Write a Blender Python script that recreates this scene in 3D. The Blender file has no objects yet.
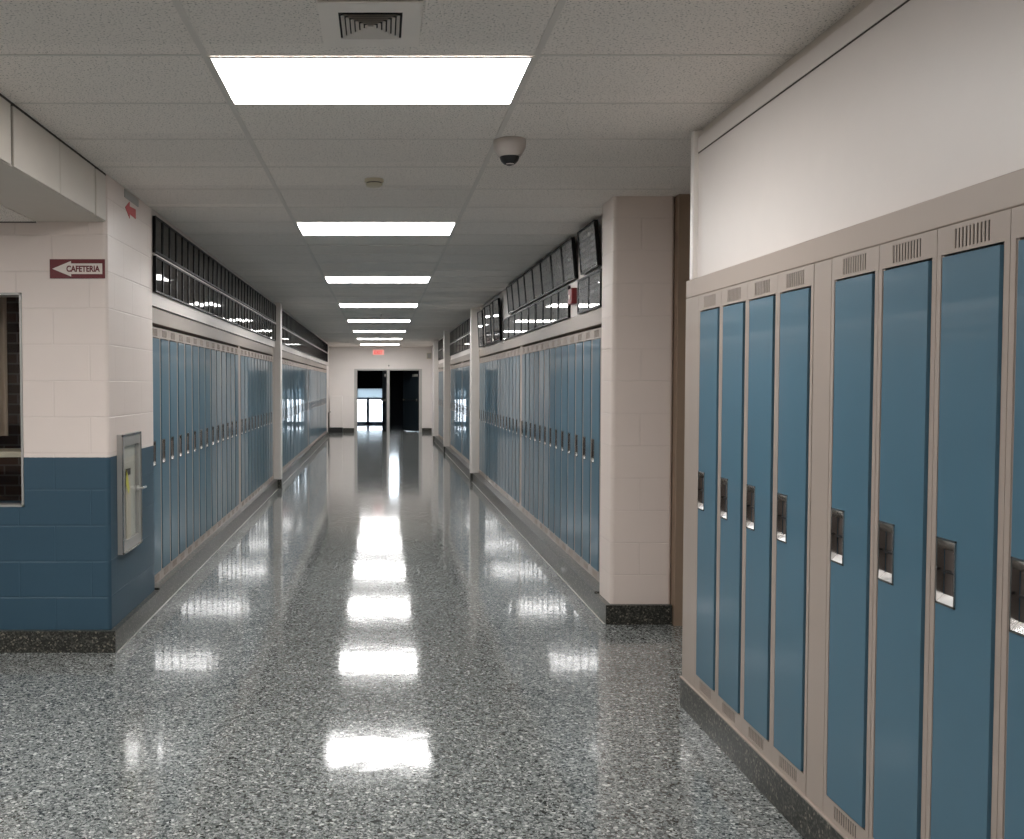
import bpy, bmesh, math, random
from mathutils import Vector, Matrix
random.seed(7)
S = bpy.context.scene
COL = S.collection
PI = math.pi

# ------------------------------------------------------------------ camera (photograph taken as 1024x839)
F = 980.0; EYE = 1.54; VPX = 381.0; HOR = 384.0
cam = bpy.data.cameras.new('camera'); co = bpy.data.objects.new('camera', cam); COL.objects.link(co)
cam.sensor_fit = 'HORIZONTAL'; cam.sensor_width = 36.0
cam.lens = F/1024*36; cam.shift_x = (512-VPX)/1024
cam.clip_start = .02; cam.clip_end = 400
PITCH = math.atan((419.5-HOR)/F)
co.location = (0, 0, EYE); co.rotation_euler = (PI/2-PITCH, 0, 0)
S.camera = co
S.view_settings.view_transform = 'Standard'; S.view_settings.look = 'None'
S.view_settings.gamma = 1; S.view_settings.exposure = 0.0
S.view_settings.use_curve_mapping = False

def ordn(n):
    one = ['', 'first', 'second', 'third', 'fourth', 'fifth', 'sixth', 'seventh', 'eighth', 'ninth', 'tenth', 'eleventh',
           'twelfth', 'thirteenth', 'fourteenth', 'fifteenth', 'sixteenth', 'seventeenth', 'eighteenth', 'nineteenth']
    if n < 20: return one[n]
    tens = {2: ('twenty', 'twentieth'), 3: ('thirty', 'thirtieth'), 4: ('forty', 'fortieth'), 5: ('fifty', 'fiftieth'), 6: ('sixty', 'sixtieth')}
    t, u = divmod(n, 10)
    return tens[t][1] if u == 0 else tens[t][0]+'-'+one[u]

# ------------------------------------------------------------------ materials
class NT:
    def __init__(s, name):
        s.m = bpy.data.materials.new(name); s.m.use_nodes = True
        s.t = s.m.node_tree; s.t.nodes.clear()
        s.out = s.n('ShaderNodeOutputMaterial')
    def n(s, k, **kw):
        o = s.t.nodes.new(k)
        for a, v in kw.items(): setattr(o, a, v)
        return o
    def l(s, a, b): s.t.links.new(a, b)
    def val(s, sock, v):
        if isinstance(v, (int, float)): sock.default_value = v
        elif isinstance(v, (tuple, list)): sock.default_value = v
        else: s.l(v, sock)
    def math(s, op, a, b=0.0, c=None):
        o = s.n('ShaderNodeMath', operation=op)
        s.val(o.inputs[0], a); s.val(o.inputs[1], b)
        if c is not None: s.val(o.inputs[2], c)
        return o.outputs[0]
    def mix(s, f, a, b):
        o = s.n('ShaderNodeMix', data_type='RGBA')
        s.val(o.inputs[0], f); s.val(o.inputs[6], a); s.val(o.inputs[7], b)
        return o.outputs[2]
    def ramp(s, f, stops, interp='LINEAR'):
        o = s.n('ShaderNodeValToRGB'); o.color_ramp.interpolation = interp
        e = o.color_ramp.elements
        while len(e) < len(stops): e.new(.5)
        for k, (p, c) in zip(e, stops): k.position = p; k.color = c
        s.l(f, o.inputs[0]); return o.outputs[0]
    def pos(s):
        g = s.n('ShaderNodeNewGeometry'); return g
    def xyz(s, v):
        o = s.n('ShaderNodeSeparateXYZ'); s.l(v, o.inputs[0]); return o.outputs
    def comb(s, x, y, z):
        o = s.n('ShaderNodeCombineXYZ')
        for i, v in enumerate((x, y, z)): s.val(o.inputs[i], v)
        return o.outputs[0]
    def noise(s, vec, scale, detail=2.0, rough=.5):
        o = s.n('ShaderNodeTexNoise'); s.l(vec, o.inputs['Vector'])
        o.inputs['Scale'].default_value = scale; o.inputs['Detail'].default_value = detail; o.inputs['Roughness'].default_value = rough
        return o.outputs[0]
    def bump(s, h, strength, dist=.01):
        o = s.n('ShaderNodeBump'); s.l(h, o.inputs['Height'])
        o.inputs['Strength'].default_value = strength; o.inputs['Distance'].default_value = dist
        return o.outputs[0]
    def bsdf(s, color, rough=.5, metal=0.0, **kw):
        b = s.n('ShaderNodeBsdfPrincipled')
        s.val(b.inputs['Base Color'], color); s.val(b.inputs['Roughness'], rough); s.val(b.inputs['Metallic'], metal)
        for k, v in kw.items(): s.val(b.inputs[k.replace('_', ' ')], v)
        s.l(b.outputs[0], s.out.inputs[0]); return b

def c4(r, g, b): return (r, g, b, 1)
def srgb(r, g, b):
    f = lambda u: ((u/255+.055)/1.055)**2.4 if u > 10 else u/255/12.92
    return (f(r), f(g), f(b), 1)

def plain(name, col, rough=.5, metal=0.0, var=.04, **kw):
    t = NT(name); g = t.pos()
    nz = t.noise(g.outputs['Position'], 9, 3)
    k = t.math('MULTIPLY_ADD', nz, 2*var, 1-var)
    mc = t.n('ShaderNodeMix', data_type='RGBA', blend_type='MULTIPLY')
    mc.inputs[0].default_value = 1; mc.inputs[6].default_value = col
    cb = t.n('ShaderNodeCombineColor')
    for i in range(3): t.l(k, cb.inputs[i])
    t.l(cb.outputs[0], mc.inputs[7])
    rv = t.math('MULTIPLY_ADD', nz, .08, rough-.04)
    t.bsdf(mc.outputs[2], rv, metal, **kw)
    return t.m

def block_mat(name, upper, lower=None, split=1.12, rough=.4, bump=.4):
    """painted concrete block; the block course follows the wall it is on; optional blue wainscot paint"""
    t = NT(name); g = t.pos()
    x, y, z = t.xyz(g.outputs['Position'])
    nx = t.math('ABSOLUTE', t.xyz(g.outputs['True Normal'])[0])
    sel = t.math('GREATER_THAN', nx, .7)
    mx = t.n('ShaderNodeMix', data_type='FLOAT'); t.l(sel, mx.inputs[0])
    t.l(t.math('ADD', x, 20.13), mx.inputs[2]); t.l(t.math('ADD', y, 20.2), mx.inputs[3])
    v = t.comb(mx.outputs[0], t.math('ADD', z, .102), 0.0)
    br = t.n('ShaderNodeTexBrick'); t.l(v, br.inputs['Vector'])
    br.offset = .5; br.squash = 1
    br.inputs['Scale'].default_value = 1; br.inputs['Mortar Size'].default_value = .005
    br.inputs['Mortar Smooth'].default_value = .6
    br.inputs['Brick Width'].default_value = .415; br.inputs['Row Height'].default_value = .2075
    nz = t.noise(g.outputs['Position'], 140, 3)
    lo = t.noise(g.outputs['Position'], 2.2, 3)
    h = t.math('MULTIPLY_ADD', nz, .10, t.math('SUBTRACT', 1.0, br.outputs['Fac']))
    col = upper
    if lower:
        edge = t.math('MULTIPLY_ADD', t.noise(g.outputs['Position'], 60, 2), .004, split-.002)
        col = t.mix(t.math('LESS_THAN', z, edge), upper, lower)
    k = t.math('MULTIPLY_ADD', lo, .10, .95)
    k = t.math('MULTIPLY', k, t.math('MULTIPLY_ADD', br.outputs['Fac'], -.03, 1.0))
    cb = t.n('ShaderNodeCombineColor')
    for i in range(3): t.l(k, cb.inputs[i])
    mc = t.n('ShaderNodeMix', data_type='RGBA', blend_type='MULTIPLY'); mc.inputs[0].default_value = 1
    t.val(mc.inputs[6], col); t.l(cb.outputs[0], mc.inputs[7])
    b = t.bsdf(mc.outputs[2], rough)
    t.l(t.bump(h, bump, .006), b.inputs['Normal'])
    return t.m

M = {}
M['block_white'] = block_mat('painted_block_white', srgb(226, 212, 203))
M['block_split'] = block_mat('painted_block_white_over_blue', srgb(226, 213, 205), srgb(50, 77, 93))
M['block_end'] = block_mat('painted_block_end_wall', srgb(226, 220, 216), rough=.5)

def floor_mat():
    t = NT('polished_terrazzo'); g = t.pos(); P = g.outputs['Position']
    def vor(scale):
        v = t.n('ShaderNodeTexVoronoi', feature='F1'); t.l(P, v.inputs['Vector']); v.inputs['Scale'].default_value = scale
        o = t.n('ShaderNodeSeparateColor'); t.l(v.outputs['Color'], o.inputs[0]); return o.outputs, v
    a, va = vor(98); b, vb = vor(210)
    ca = t.ramp(a[0], [(0, c4(.04, .045, .044)), (.18, c4(.095, .104, .101)), (.39, c4(.18, .194, .188)), (.60, c4(.265, .28, .272)), (.82, c4(.38, .393, .38)), (.94, c4(.57, .575, .55))], 'CONSTANT')
    cb = t.ramp(b[1], [(0, c4(.085, .092, .09)), (.3, c4(.19, .202, .197)), (.7, c4(.30, .312, .302)), (.9, c4(.47, .48, .46))], 'CONSTANT')
    col = t.mix(t.math('GREATER_THAN', a[2], .55), ca, cb)
    lo = t.noise(P, .9, 3)
    k = t.math('MULTIPLY_ADD', lo, .24, .79)
    mc = t.n('ShaderNodeMix', data_type='RGBA', blend_type='MULTIPLY'); mc.inputs[0].default_value = 1
    kk = t.n('ShaderNodeCombineColor')
    for i in range(3): t.l(k, kk.inputs[i])
    t.l(col, mc.inputs[6]); t.l(kk.outputs[0], mc.inputs[7])
    rg = t.math('MULTIPLY_ADD', t.noise(P, 5, 4), .05, .055)
    bs = t.bsdf(mc.outputs[2], rg, IOR=1.52)
    wav = t.noise(P, 11, 2, .4)
    t.l(t.bump(wav, .05, .008), bs.inputs['Normal'])
    return t.m
M['floor'] = floor_mat()

def granite(name, k=1.0):
    t = NT(name); g = t.pos(); P = g.outputs['Position']
    v = t.n('ShaderNodeTexVoronoi', feature='F1'); t.l(P, v.inputs['Vector']); v.inputs['Scale'].default_value = 120
    o = t.n('ShaderNodeSeparateColor'); t.l(v.outputs['Color'], o.inputs[0])
    col = t.ramp(o.outputs[0], [(0, c4(.015*k, .015*k, .013*k)), (.45, c4(.04*k, .04*k, .034*k)), (.75, c4(.09*k, .088*k, .074*k)), (.94, c4(.22*k, .2*k, .16*k))], 'CONSTANT')
    b = t.bsdf(col, .28, IOR=1.5)
    return t.m
M['granite'] = granite('dark_terrazzo_base')

def ceiling_mat():
    t = NT('acoustic_tile'); g = t.pos(); P = g.outputs['Position']
    x, y, z = t.xyz(P)
    ix = t.math('FLOOR', t.math('DIVIDE', t.math('ADD', x, 30.637), 1.2)); iy = t.math('FLOOR', t.math('DIVIDE', t.math('ADD', y, 30-3.59+.003), .61))
    wn = t.n('ShaderNodeTexWhiteNoise', noise_dimensions='2D'); t.l(t.comb(ix, iy, 0.0), wn.inputs['Vector'])
    k = t.math('MULTIPLY_ADD', wn.outputs['Value'], .10, .92)
    n1 = t.noise(P, 130, 3)
    pit = t.ramp(n1, [(.32, c4(.32, .32, .32)), (.43, c4(1, 1, 1))])
    ps = t.n('ShaderNodeSeparateColor'); t.l(pit, ps.inputs[0])
    kk = t.math('MULTIPLY', k, ps.outputs[0])
    mc = t.n('ShaderNodeMix', data_type='RGBA', blend_type='MULTIPLY'); mc.inputs[0].default_value = 1
    mc.inputs[6].default_value = srgb(240, 233, 226)
    cc = t.n('ShaderNodeCombineColor')
    for i in range(3): t.l(kk, cc.inputs[i])
    t.l(cc.outputs[0], mc.inputs[7])
    b = t.bsdf(mc.outputs[2], .9)
    t.l(t.bump(n1, .5, .004), b.inputs['Normal'])
    return t.m
M['ceiling'] = ceiling_mat()
M['tee'] = plain('ceiling_grid_paint', srgb(216, 210, 203), .55)
M['vent_plate'] = plain('vent_plate_paint', srgb(238, 231, 224), .7)
M['seam_shadow'] = plain('dark_seam_and_shadow', srgb(62, 56, 50), .8)  # near-black for real joints and for painted shadow lines at the ceiling
M['drywall'] = plain('painted_wall_white', srgb(214, 206, 200), .46, var=.03)
M['header'] = plain('painted_board_white', srgb(208, 200, 190), .5)
M['taupe'] = plain('taupe_door_paint', srgb(126, 106, 86), .5)
M['taupe2'] = plain('taupe_frame_paint', srgb(144, 124, 106), .45)
M['beige'] = plain('locker_frame_enamel', srgb(162, 149, 139), .42, var=.03, Coat_Weight=.5, Coat_Roughness=.08, Specular_IOR_Level=.3)
M['valance'] = plain('locker_top_enamel', srgb(150, 138, 128), .42, var=.03)
M['valance_near'] = plain('locker_top_satin', srgb(160, 146, 135), .5, var=.04)
M['blue'] = plain('locker_door_blue', srgb(74, 108, 126), .42, var=.05, Coat_Weight=.62, Coat_Roughness=.045, Specular_IOR_Level=.25)
M['void'] = plain('interior_shade', srgb(38, 34, 32), .8)  # near-black standing in for shade inside lockers, behind vents and in gaps
M['steel'] = plain('brushed_steel', srgb(196, 192, 188), .22, 1.0)
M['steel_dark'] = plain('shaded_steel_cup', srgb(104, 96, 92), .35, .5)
M['chrome'] = plain('polished_chrome', srgb(235, 235, 235), .28, 1.0)
M['black'] = plain('black_plastic', srgb(18, 18, 19), .35)
M['black_frame'] = plain('black_picture_frame', srgb(16, 15, 16), .4, IOR=1.2)
M['white_paint'] = plain('white_trim_paint', srgb(224, 218, 212), .35)
M['grey_metal'] = plain('grey_cabinet_metal', srgb(168, 166, 162), .35, .25)
M['cab_inside'] = plain('cabinet_lining', srgb(196, 196, 184), .5)
M['maroon'] = plain('maroon_sign', srgb(100, 10, 20), .4)
M['sign_white'] = plain('sign_white', srgb(226, 216, 208), .45)
M['red'] = plain('signal_red', srgb(196, 32, 36), .4)
M['alarm_red'] = plain('alarm_red', srgb(104, 12, 18), .4)
M['yellow'] = plain('yellow_tag', srgb(214, 210, 60), .5)
M['dome_white'] = plain('camera_housing', srgb(178, 169, 162), .4)
M['shade_wall'] = plain('vestibule_shade', srgb(20, 27, 36), .6)  # vestibule shade put into the wall colour, so daylight barely lifts it
M['dark_door'] = plain('dark_door_paint', srgb(28, 36, 42), .35)
M['door_frame'] = plain('grey_door_frame', srgb(176, 174, 170), .4)
M['alu'] = plain('entrance_aluminium', srgb(120, 135, 160), .4, .3)
def frosted():
    t = NT('frosted_transom_glass'); a = t.n('ShaderNodeBsdfTranslucent'); a.inputs[0].default_value = c4(.46, .50, .52)
    b = t.n('ShaderNodeBsdfDiffuse'); b.inputs[0].default_value = c4(.3, .33, .35)
    mx = t.n('ShaderNodeMixShader'); mx.inputs[0].default_value = .3; t.l(a.outputs[0], mx.inputs[1]); t.l(b.outputs[0], mx.inputs[2]); t.l(mx.outputs[0], t.out.inputs[0])
    return t.m
M['pale_panel'] = frosted()
M['strip'] = plain('pale_divider_strip', srgb(190, 188, 180), .3, .5)
M['concrete'] = plain('outdoor_concrete', srgb(200, 200, 200), .8)
M['cream'] = plain('beige_plastic', srgb(196, 188, 166), .5)
M['brown'] = plain('brown_wood_shelf', srgb(74, 48, 34), .5)
M['curtain'] = plain('curtain_cloth', srgb(176, 160, 142), .9)

def brick_mat():
    t = NT('dark_brown_brick'); g = t.pos(); x, y, z = t.xyz(g.outputs['Position'])
    br = t.n('ShaderNodeTexBrick'); t.l(t.comb(t.math('ADD', x, 10.0), z, 0.0), br.inputs['Vector'])
    br.inputs['Scale'].default_value = 1; br.inputs['Brick Width'].default_value = .2; br.inputs['Row Height'].default_value = .07; br.inputs['Mortar Size'].default_value = .006
    br.inputs['Color1'].default_value = srgb(92, 66, 50); br.inputs['Color2'].default_value = srgb(66, 48, 38); br.inputs['Mortar'].default_value = srgb(110, 98, 86)
    t.bsdf(br.outputs['Color'], .8); return t.m
M['brick'] = brick_mat()

def glass():
    t = NT('clear_glass')
    b = t.bsdf(c4(.95, .97, .97), .02, Transmission_Weight=1.0, IOR=1.02)
    tr = t.n('ShaderNodeBsdfTransparent'); gl = t.n('ShaderNodeBsdfGlossy'); gl.inputs['Roughness'].default_value = .02
    fr = t.n('ShaderNodeFresnel'); fr.inputs[0].default_value = 1.45
    mx = t.n('ShaderNodeMixShader'); t.l(t.math('MULTIPLY', fr.outputs[0], t.math('SUBTRACT', 1.0, t.pos().outputs['Backfacing'])), mx.inputs[0]); t.l(tr.outputs[0], mx.inputs[1]); t.l(gl.outputs[0], mx.inputs[2])
    t.t.nodes.remove(b); t.l(mx.outputs[0], t.out.inputs[0])
    return t.m
M['glass'] = glass()

def emit(name, col, st):
    t = NT(name); e = t.n('ShaderNodeEmission'); e.inputs[0].default_value = col; e.inputs[1].default_value = st
    t.l(e.outputs[0], t.out.inputs[0]); return t.m
M['lens'] = emit('lit_light_lens', c4(1.0, .985, .97), 24.5)
M['exit_face'] = emit('lit_exit_face', c4(1.0, .42, .36), .9)
M['exit_letter'] = emit('lit_exit_letter', c4(1.0, .05, .05), .9)

def photo_mat(name, dark, light, back, ior, coat):
    """print with rows of small portrait photographs, under glass"""
    t = NT(name); tc = t.n('ShaderNodeTexCoord'); oi = t.n('ShaderNodeObjectInfo')
    x, y, z = t.xyz(tc.outputs['Object'])
    cx, cz = .034, .042
    fx = t.math('FRACT', t.math('DIVIDE', t.math('ADD', x, 3.0), cx)); fz = t.math('FRACT', t.math('DIVIDE', t.math('ADD', z, 3.0), cz))
    dx = t.math('MULTIPLY', t.math('SUBTRACT', fx, .5), 1.0); dz = t.math('SUBTRACT', fz, .5)
    r = t.math('SQRT', t.math('ADD', t.math('POWER', dx, 2.0), t.math('POWER', dz, 2.0)))
    inside = t.math('LESS_THAN', r, .40); face = t.math('LESS_THAN', r, .2)
    wn = t.n('ShaderNodeTexWhiteNoise', noise_dimensions='4D')
    t.l(t.comb(t.math('FLOOR', t.math('DIVIDE', t.math('ADD', x, 3.0), cx)), t.math('FLOOR', t.math('DIVIDE', t.math('ADD', z, 3.0), cz)), 0.0), wn.inputs['Vector'])
    t.l(oi.outputs['Random'], wn.inputs['W'])
    tone = t.mix(wn.outputs['Value'], dark, light)
    col = t.mix(inside, back, tone)
    col = t.mix(t.math('MULTIPLY', face, .6), col, light)
    t.bsdf(col, .03, IOR=ior, Coat_Weight=coat, Coat_Roughness=.02)
    return t.m
M['print_dark'] = photo_mat('class_portrait_print_dark', c4(.006, .005, .005), c4(.05, .042, .036), c4(.010, .009, .008), 1.15, 0.0)
M['print_grey'] = photo_mat('class_portrait_print_grey', c4(.07, .072, .075), c4(.42, .41, .41), c4(.23, .23, .235), 1.5, .6)

# world: overcast daylight outside the entrance
w = bpy.data.worlds.new('daylight'); S.world = w; w.use_nodes = True
nt = w.node_tree; nt.nodes.clear()
wo = nt.nodes.new('ShaderNodeOutputWorld'); bg = nt.nodes.new('ShaderNodeBackground')
bg.inputs[0].default_value = (.80, .90, 1.0, 1); bg.inputs[1].default_value = 9.0
nt.links.new(bg.outputs[0], wo.inputs[0])

# ------------------------------------------------------------------ mesh helpers
class MB:
    def __init__(s): s.v = []; s.f = []; s.mi = []; s.mats = []
    def slot(s, m):
        if m not in s.mats: s.mats.append(m)
        return s.mats.index(m)
    def add(s, vs, fs, m):
        k = len(s.v); i = s.slot(m)
        s.v += [tuple(p) for p in vs]
        for f in fs: s.f.append([k+a for a in f]); s.mi.append(i)
        return s
    def box(s, x0, x1, y0, y1, z0, z1, m):
        x0, x1 = sorted((x0, x1)); y0, y1 = sorted((y0, y1)); z0, z1 = sorted((z0, z1))
        v = [(x0, y0, z0), (x1, y0, z0), (x1, y1, z0), (x0, y1, z0), (x0, y0, z1), (x1, y0, z1), (x1, y1, z1), (x0, y1, z1)]
        return s.add(v, [(0, 3, 2, 1), (4, 5, 6, 7), (0, 1, 5, 4), (1, 2, 6, 5), (2, 3, 7, 6), (3, 0, 4, 7)], m)
    def bbox(s, x0, x1, y0, y1, z0, z1, m, b=.003, seg=2):
        """bevelled box"""
        x0, x1 = sorted((x0, x1)); y0, y1 = sorted((y0, y1)); z0, z1 = sorted((z0, z1))
        bm = bmesh.new(); bmesh.ops.create_cube(bm, size=1)
        for v in bm.verts:
            v.co = ((x0+x1)/2+v.co.x*(x1-x0), (y0+y1)/2+v.co.y*(y1-y0), (z0+z1)/2+v.co.z*(z1-z0))
        bmesh.ops.bevel(bm, geom=list(bm.edges), offset=b, segments=seg, affect='EDGES', profile=.5)
        bm.verts.index_update()
        s.add([v.co[:] for v in bm.verts], [[v.index for v in f.verts] for f in bm.faces], m); bm.free(); return s
    def prism(s, poly, z0, z1, m):
        n = len(poly)
        v = [(x, y, z0) for x, y in poly]+[(x, y, z1) for x, y in poly]
        f = [list(range(n))[::-1], list(range(n, 2*n))]+[(i, (i+1) % n, n+(i+1) % n, n+i) for i in range(n)]
        return s.add(v, f, m)
    def lathe(s, prof, c, m, seg=32, axis='z'):
        v = []; f = []
        for r, h in prof:
            for k in range(seg):
                a = 2*PI*k/seg; p = (r*math.cos(a), r*math.sin(a), h)
                if axis == 'y': p = (p[0], p[2], p[1])
                if axis == 'x': p = (p[2], p[0], p[1])
                v.append((c[0]+p[0], c[1]+p[1], c[2]+p[2]))
        for i in range(len(prof)-1):
            for k in range(seg):
                f.append((i*seg+k, i*seg+(k+1) % seg, (i+1)*seg+(k+1) % seg, (i+1)*seg+k))
        f.append(list(range(seg))[::-1]); f.append([(len(prof)-1)*seg+k for k in range(seg)])
        return s.add(v, f, m)
    def tube(s, pts, r, m, seg=10):
        pts = [Vector(p) for p in pts]; v = []; f = []
        for i, p in enumerate(pts):
            d = (pts[min(i+1, len(pts)-1)]-pts[max(i-1, 0)]).normalized()
            u = d.cross(Vector((0, 0, 1)) if abs(d.z) < .9 else Vector((1, 0, 0))).normalized(); w2 = d.cross(u)
            for k in range(seg):
                a = 2*PI*k/seg; v.append((p+u*r*math.cos(a)+w2*r*math.sin(a))[:])
        for i in range(len(pts)-1):
            for k in range(seg): f.append((i*seg+k, i*seg+(k+1) % seg, (i+1)*seg+(k+1) % seg, (i+1)*seg+k))
        f.append(list(range(seg))[::-1]); f.append([(len(pts)-1)*seg+k for k in range(seg)])
        return s.add(v, f, m)
    def mesh(s, name, smooth=False):
        me = bpy.data.meshes.new(name); me.from_pydata(s.v, [], s.f)
        for m in s.mats: me.materials.append(M[m] if isinstance(m, str) else m)
        for p, i in zip(me.polygons, s.mi): p.material_index = i
        bm = bmesh.new(); bm.from_mesh(me); bmesh.ops.recalc_face_normals(bm, faces=bm.faces); bm.to_mesh(me); bm.free()
        if smooth:
            for p in me.polygons: p.use_smooth = True
            me.set_sharp_from_angle(angle=math.radians(40))
        me.update(); return me
    def obj(s, name, parent=None, loc=(0, 0, 0), rot=(0, 0, 0), smooth=False):
        o = bpy.data.objects.new(name, s.mesh(name, smooth)); COL.objects.link(o)
        o.location = loc; o.rotation_euler = rot
        if parent: o.parent = parent
        return o

def tag(o, label, cat, group=None):
    o['label'] = label; o['category'] = cat
    if group: o['group'] = group
    return o
def thing(name, label, cat, loc=(0, 0, 0), rz=0, group=None):
    o = bpy.data.objects.new(name, None); COL.objects.link(o); o.empty_display_size = .1
    o.location = loc; o.rotation_euler = (0, 0, rz)
    return tag(o, label, cat, group)
def struct(name, mb, parent=None, smooth=False):
    o = mb.obj(name, parent, smooth=smooth)
    if not parent: o['kind'] = 'structure'
    return o
def copy_tree(o, parent=None):
    c = o.copy(); COL.objects.link(c)
    if parent: c.parent = parent
    for ch in list(o.children): copy_tree(ch, c)
    return c

def text_mesh(body, width, height, depth, m, bold=.0):
    cu = bpy.data.curves.new('lettering', 'FONT'); cu.body = body; cu.size = 1; cu.extrude = .02; cu.offset = bold
    cu.align_x = 'CENTER'; cu.align_y = 'CENTER'
    o = bpy.data.objects.new('lettering', cu); COL.objects.link(o)
    bpy.context.view_layer.update()
    dg = bpy.context.evaluated_depsgraph_get()
    me = bpy.data.meshes.new_from_object(o.evaluated_get(dg))
    bpy.data.objects.remove(o); bpy.data.curves.remove(cu)
    xs = [v.co.x for v in me.vertices]; ys = [v.co.y for v in me.vertices]; zs = [v.co.z for v in me.vertices]
    sx = width/(max(xs)-min(xs)); sy = height/(max(ys)-min(ys)); sz = depth/(max(zs)-min(zs))
    cx, cy, z0 = (max(xs)+min(xs))/2, (max(ys)+min(ys))/2, min(zs)
    for v in me.vertices:   # laid in the xz plane, facing -y
        x, y, z = (v.co.x-cx)*sx, (v.co.y-cy)*sy, (v.co.z-z0)*sz
        v.co = (x, -z, y)
    me.materials.clear(); me.materials.append(M[m]); return me

# ------------------------------------------------------------------ layout constants (metres)
CEIL = 2.73
XL, XR = -1.556, 1.475           # block wall faces either side of the corridor
LL, LR = -1.575, 1.54            # far locker fronts
NR = 1.44                       # near right locker front
YF = 5.60                       # wall facing the camera on the left
YP = 6.26                       # pillar front on the right
YE = 31.3                       # end wall
YB = -3.2                       # wall behind the viewpoint
COLY_L = 14.4; COLY_R = (15.4, 21.95, 26.4)

# ------------------------------------------------------------------ floor, ceiling, shell
fl = MB(); fl.box(-7, 3.2, YB-.2, YE+.2, -.15, 0, 'floor'); struct('floor', fl)
cl = MB(); cl.box(-1.95, 3.2, YB-.2, YE+.2, CEIL, CEIL+.12, 'ceiling'); struct('ceiling', cl)
cl = MB(); cl.box(-7, -1.95, .7, YF, 2.455, 2.575, 'ceiling'); struct('ceiling_side', cl)

# grid of the suspended ceiling
g = MB()
rows = [3.59+.61*k for k in range(-11, 46)]
GX = (-.637, .563)
for x in GX: g.box(x-.012, x+.012, YB, YE, CEIL-.003, CEIL+.002, 'tee')
for y in rows:
    g.box(-1.556, 1.8, y-.006, y+.006, CEIL-.0022, CEIL+.002, 'tee')
    g.box(-1.556, 1.8, y+.006, y+.0115, CEIL-.0006, CEIL+.002, 'seam_shadow')  # dark strip painted as the shadow line beside each cross tee
struct('trim_1', g)
# cross-corridor ceiling grid
g = MB()
for y in (1.3, 1.91, 2.52, 3.13, 3.74, 4.35, 4.96, 5.57): g.box(-6.9, -1.95, y-.009, y+.009, 2.451, 2.457, 'seam_shadow' if y > 5 else 'tee')
for x in (-2.42, -3.6, -4.8): g.box(x-.011, x+.011, .8, YF, 2.452, 2.457, 'tee')
struct('trim_2', g)

# left block wall by the cafeteria sign (bullnosed corner), with the window hole
def arc(cx, cy, r, a0, a1, n=6): return [(cx+r*math.cos(a0+(a1-a0)*i/n), cy+r*math.sin(a0+(a1-a0)*i/n)) for i in range(n+1)]
b = MB()
r = .028
WX0, WX1, WZ0, WZ1 = -2.95, -2.046, .835, 2.06
poly = [(WX1, YF)]+arc(XL-r, YF+r, r, -PI/2, 0)+[(XL, 6.69), (WX1, 6.69)]
b.prism(poly, 0, CEIL, 'block_split')
b.box(-6.9, WX0, YF, 5.9, 0, CEIL, 'block_split')
b.box(WX0, WX1, YF, 5.9, 0, WZ0, 'block_split'); b.box(WX0, WX1, YF, 5.9, WZ1, CEIL, 'block_split')
struct('wall_left', b, smooth=True)
# wall behind / above the left lockers
b = MB()
b.box(-2.05, -2.0, 6.69, YE, 0, CEIL, 'drywall')
b.box(-2.0, XL, 6.69, 28.6, 2.075, CEIL, 'drywall')
b.box(-2.0, -1.66, 28.6, YE, 0, CEIL, 'block_end')
struct('wall_left_upper', b)

# beam over the side opening, board panels
b = MB(); b.box(-1.95, XL-.012, .7, YF, 2.46, CEIL, 'header'); struct('wall_left_header', b)
for k, (y0, y1) in enumerate(((.72, 1.76), (1.775, 2.97), (2.985, 4.165), (4.195, 4.79), (4.798, 5.375), (5.40, 5.585))):
    p = MB(); p.bbox(XL-.014, XL, y0, y1, 2.462, CEIL-.012, 'header', .004)
    struct('trim_%d' % (3+k), p)
p = MB(); p.box(XL-.01, XL-.003, .72, YF, CEIL-.012, CEIL, 'seam_shadow'); p.box(XL-.013, XL-.0115, .72, YF, 2.47, CEIL-.01, 'seam_shadow'); struct('trim_9', p)  # top strip painted as the shadow line along the ceiling edge

# left wall closing the side passage and behind the viewpoint
b = MB(); b.box(-6.95, XL, .5, .7, 0, CEIL, 'block_split'); b.box(-1.77, XL, YB, .5, 0, CEIL, 'block_split'); struct('wall_left_rear', b)
b = MB(); b.box(-7.05, -6.9, .5, 5.9, 0, CEIL, 'block_split'); struct('wall_side', b)
b = MB(); b.box(-1.8, 2.2, YB-.2, YB, 0, CEIL, 'block_white'); struct('wall_back', b)

# right near wall above and behind the lockers
b = MB()
b.box(1.478, 1.98, YB, 4.63, 2.028, 2.64, 'drywall'); b.box(1.505, 1.98, YB, 4.63, 2.64, CEIL, 'drywall'); b.box(1.86, 1.98, YB, 4.63, 0, 2.028, 'drywall')
b.box(1.478, 1.86, YB, 1.3, 0, 2.028, 'drywall')
b.box(1.98, 3.1, 4.5, 4.63, 0, CEIL, 'drywall')
struct('wall_right_near', b)
b = MB(); b.box(3.0, 3.12, 4.5, 6.6, 0, CEIL, 'drywall'); b.box(1.869, 3.0, 6.405, 6.5, 0, CEIL, 'void'); struct('wall_right_recess_light_block', b)  # dark backing box added unseen behind the door to stop daylight leaking in
t = MB(); t.bbox(1.455, 1.51, 4.60, 4.646, 2.029, CEIL-.012, 'white_paint', .004); struct('trim_10', t)        # edge trim
t = MB(); t.bbox(1.472, 1.506, YB, 4.6, 2.615, 2.685, 'drywall', .004); t.box(1.4745, 1.479, YB, 4.6, 2.611, 2.615, 'seam_shadow'); t.box(1.498, 1.504, YB, 4.6, 2.685, CEIL, 'header'); struct('trim_11', t)

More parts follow.
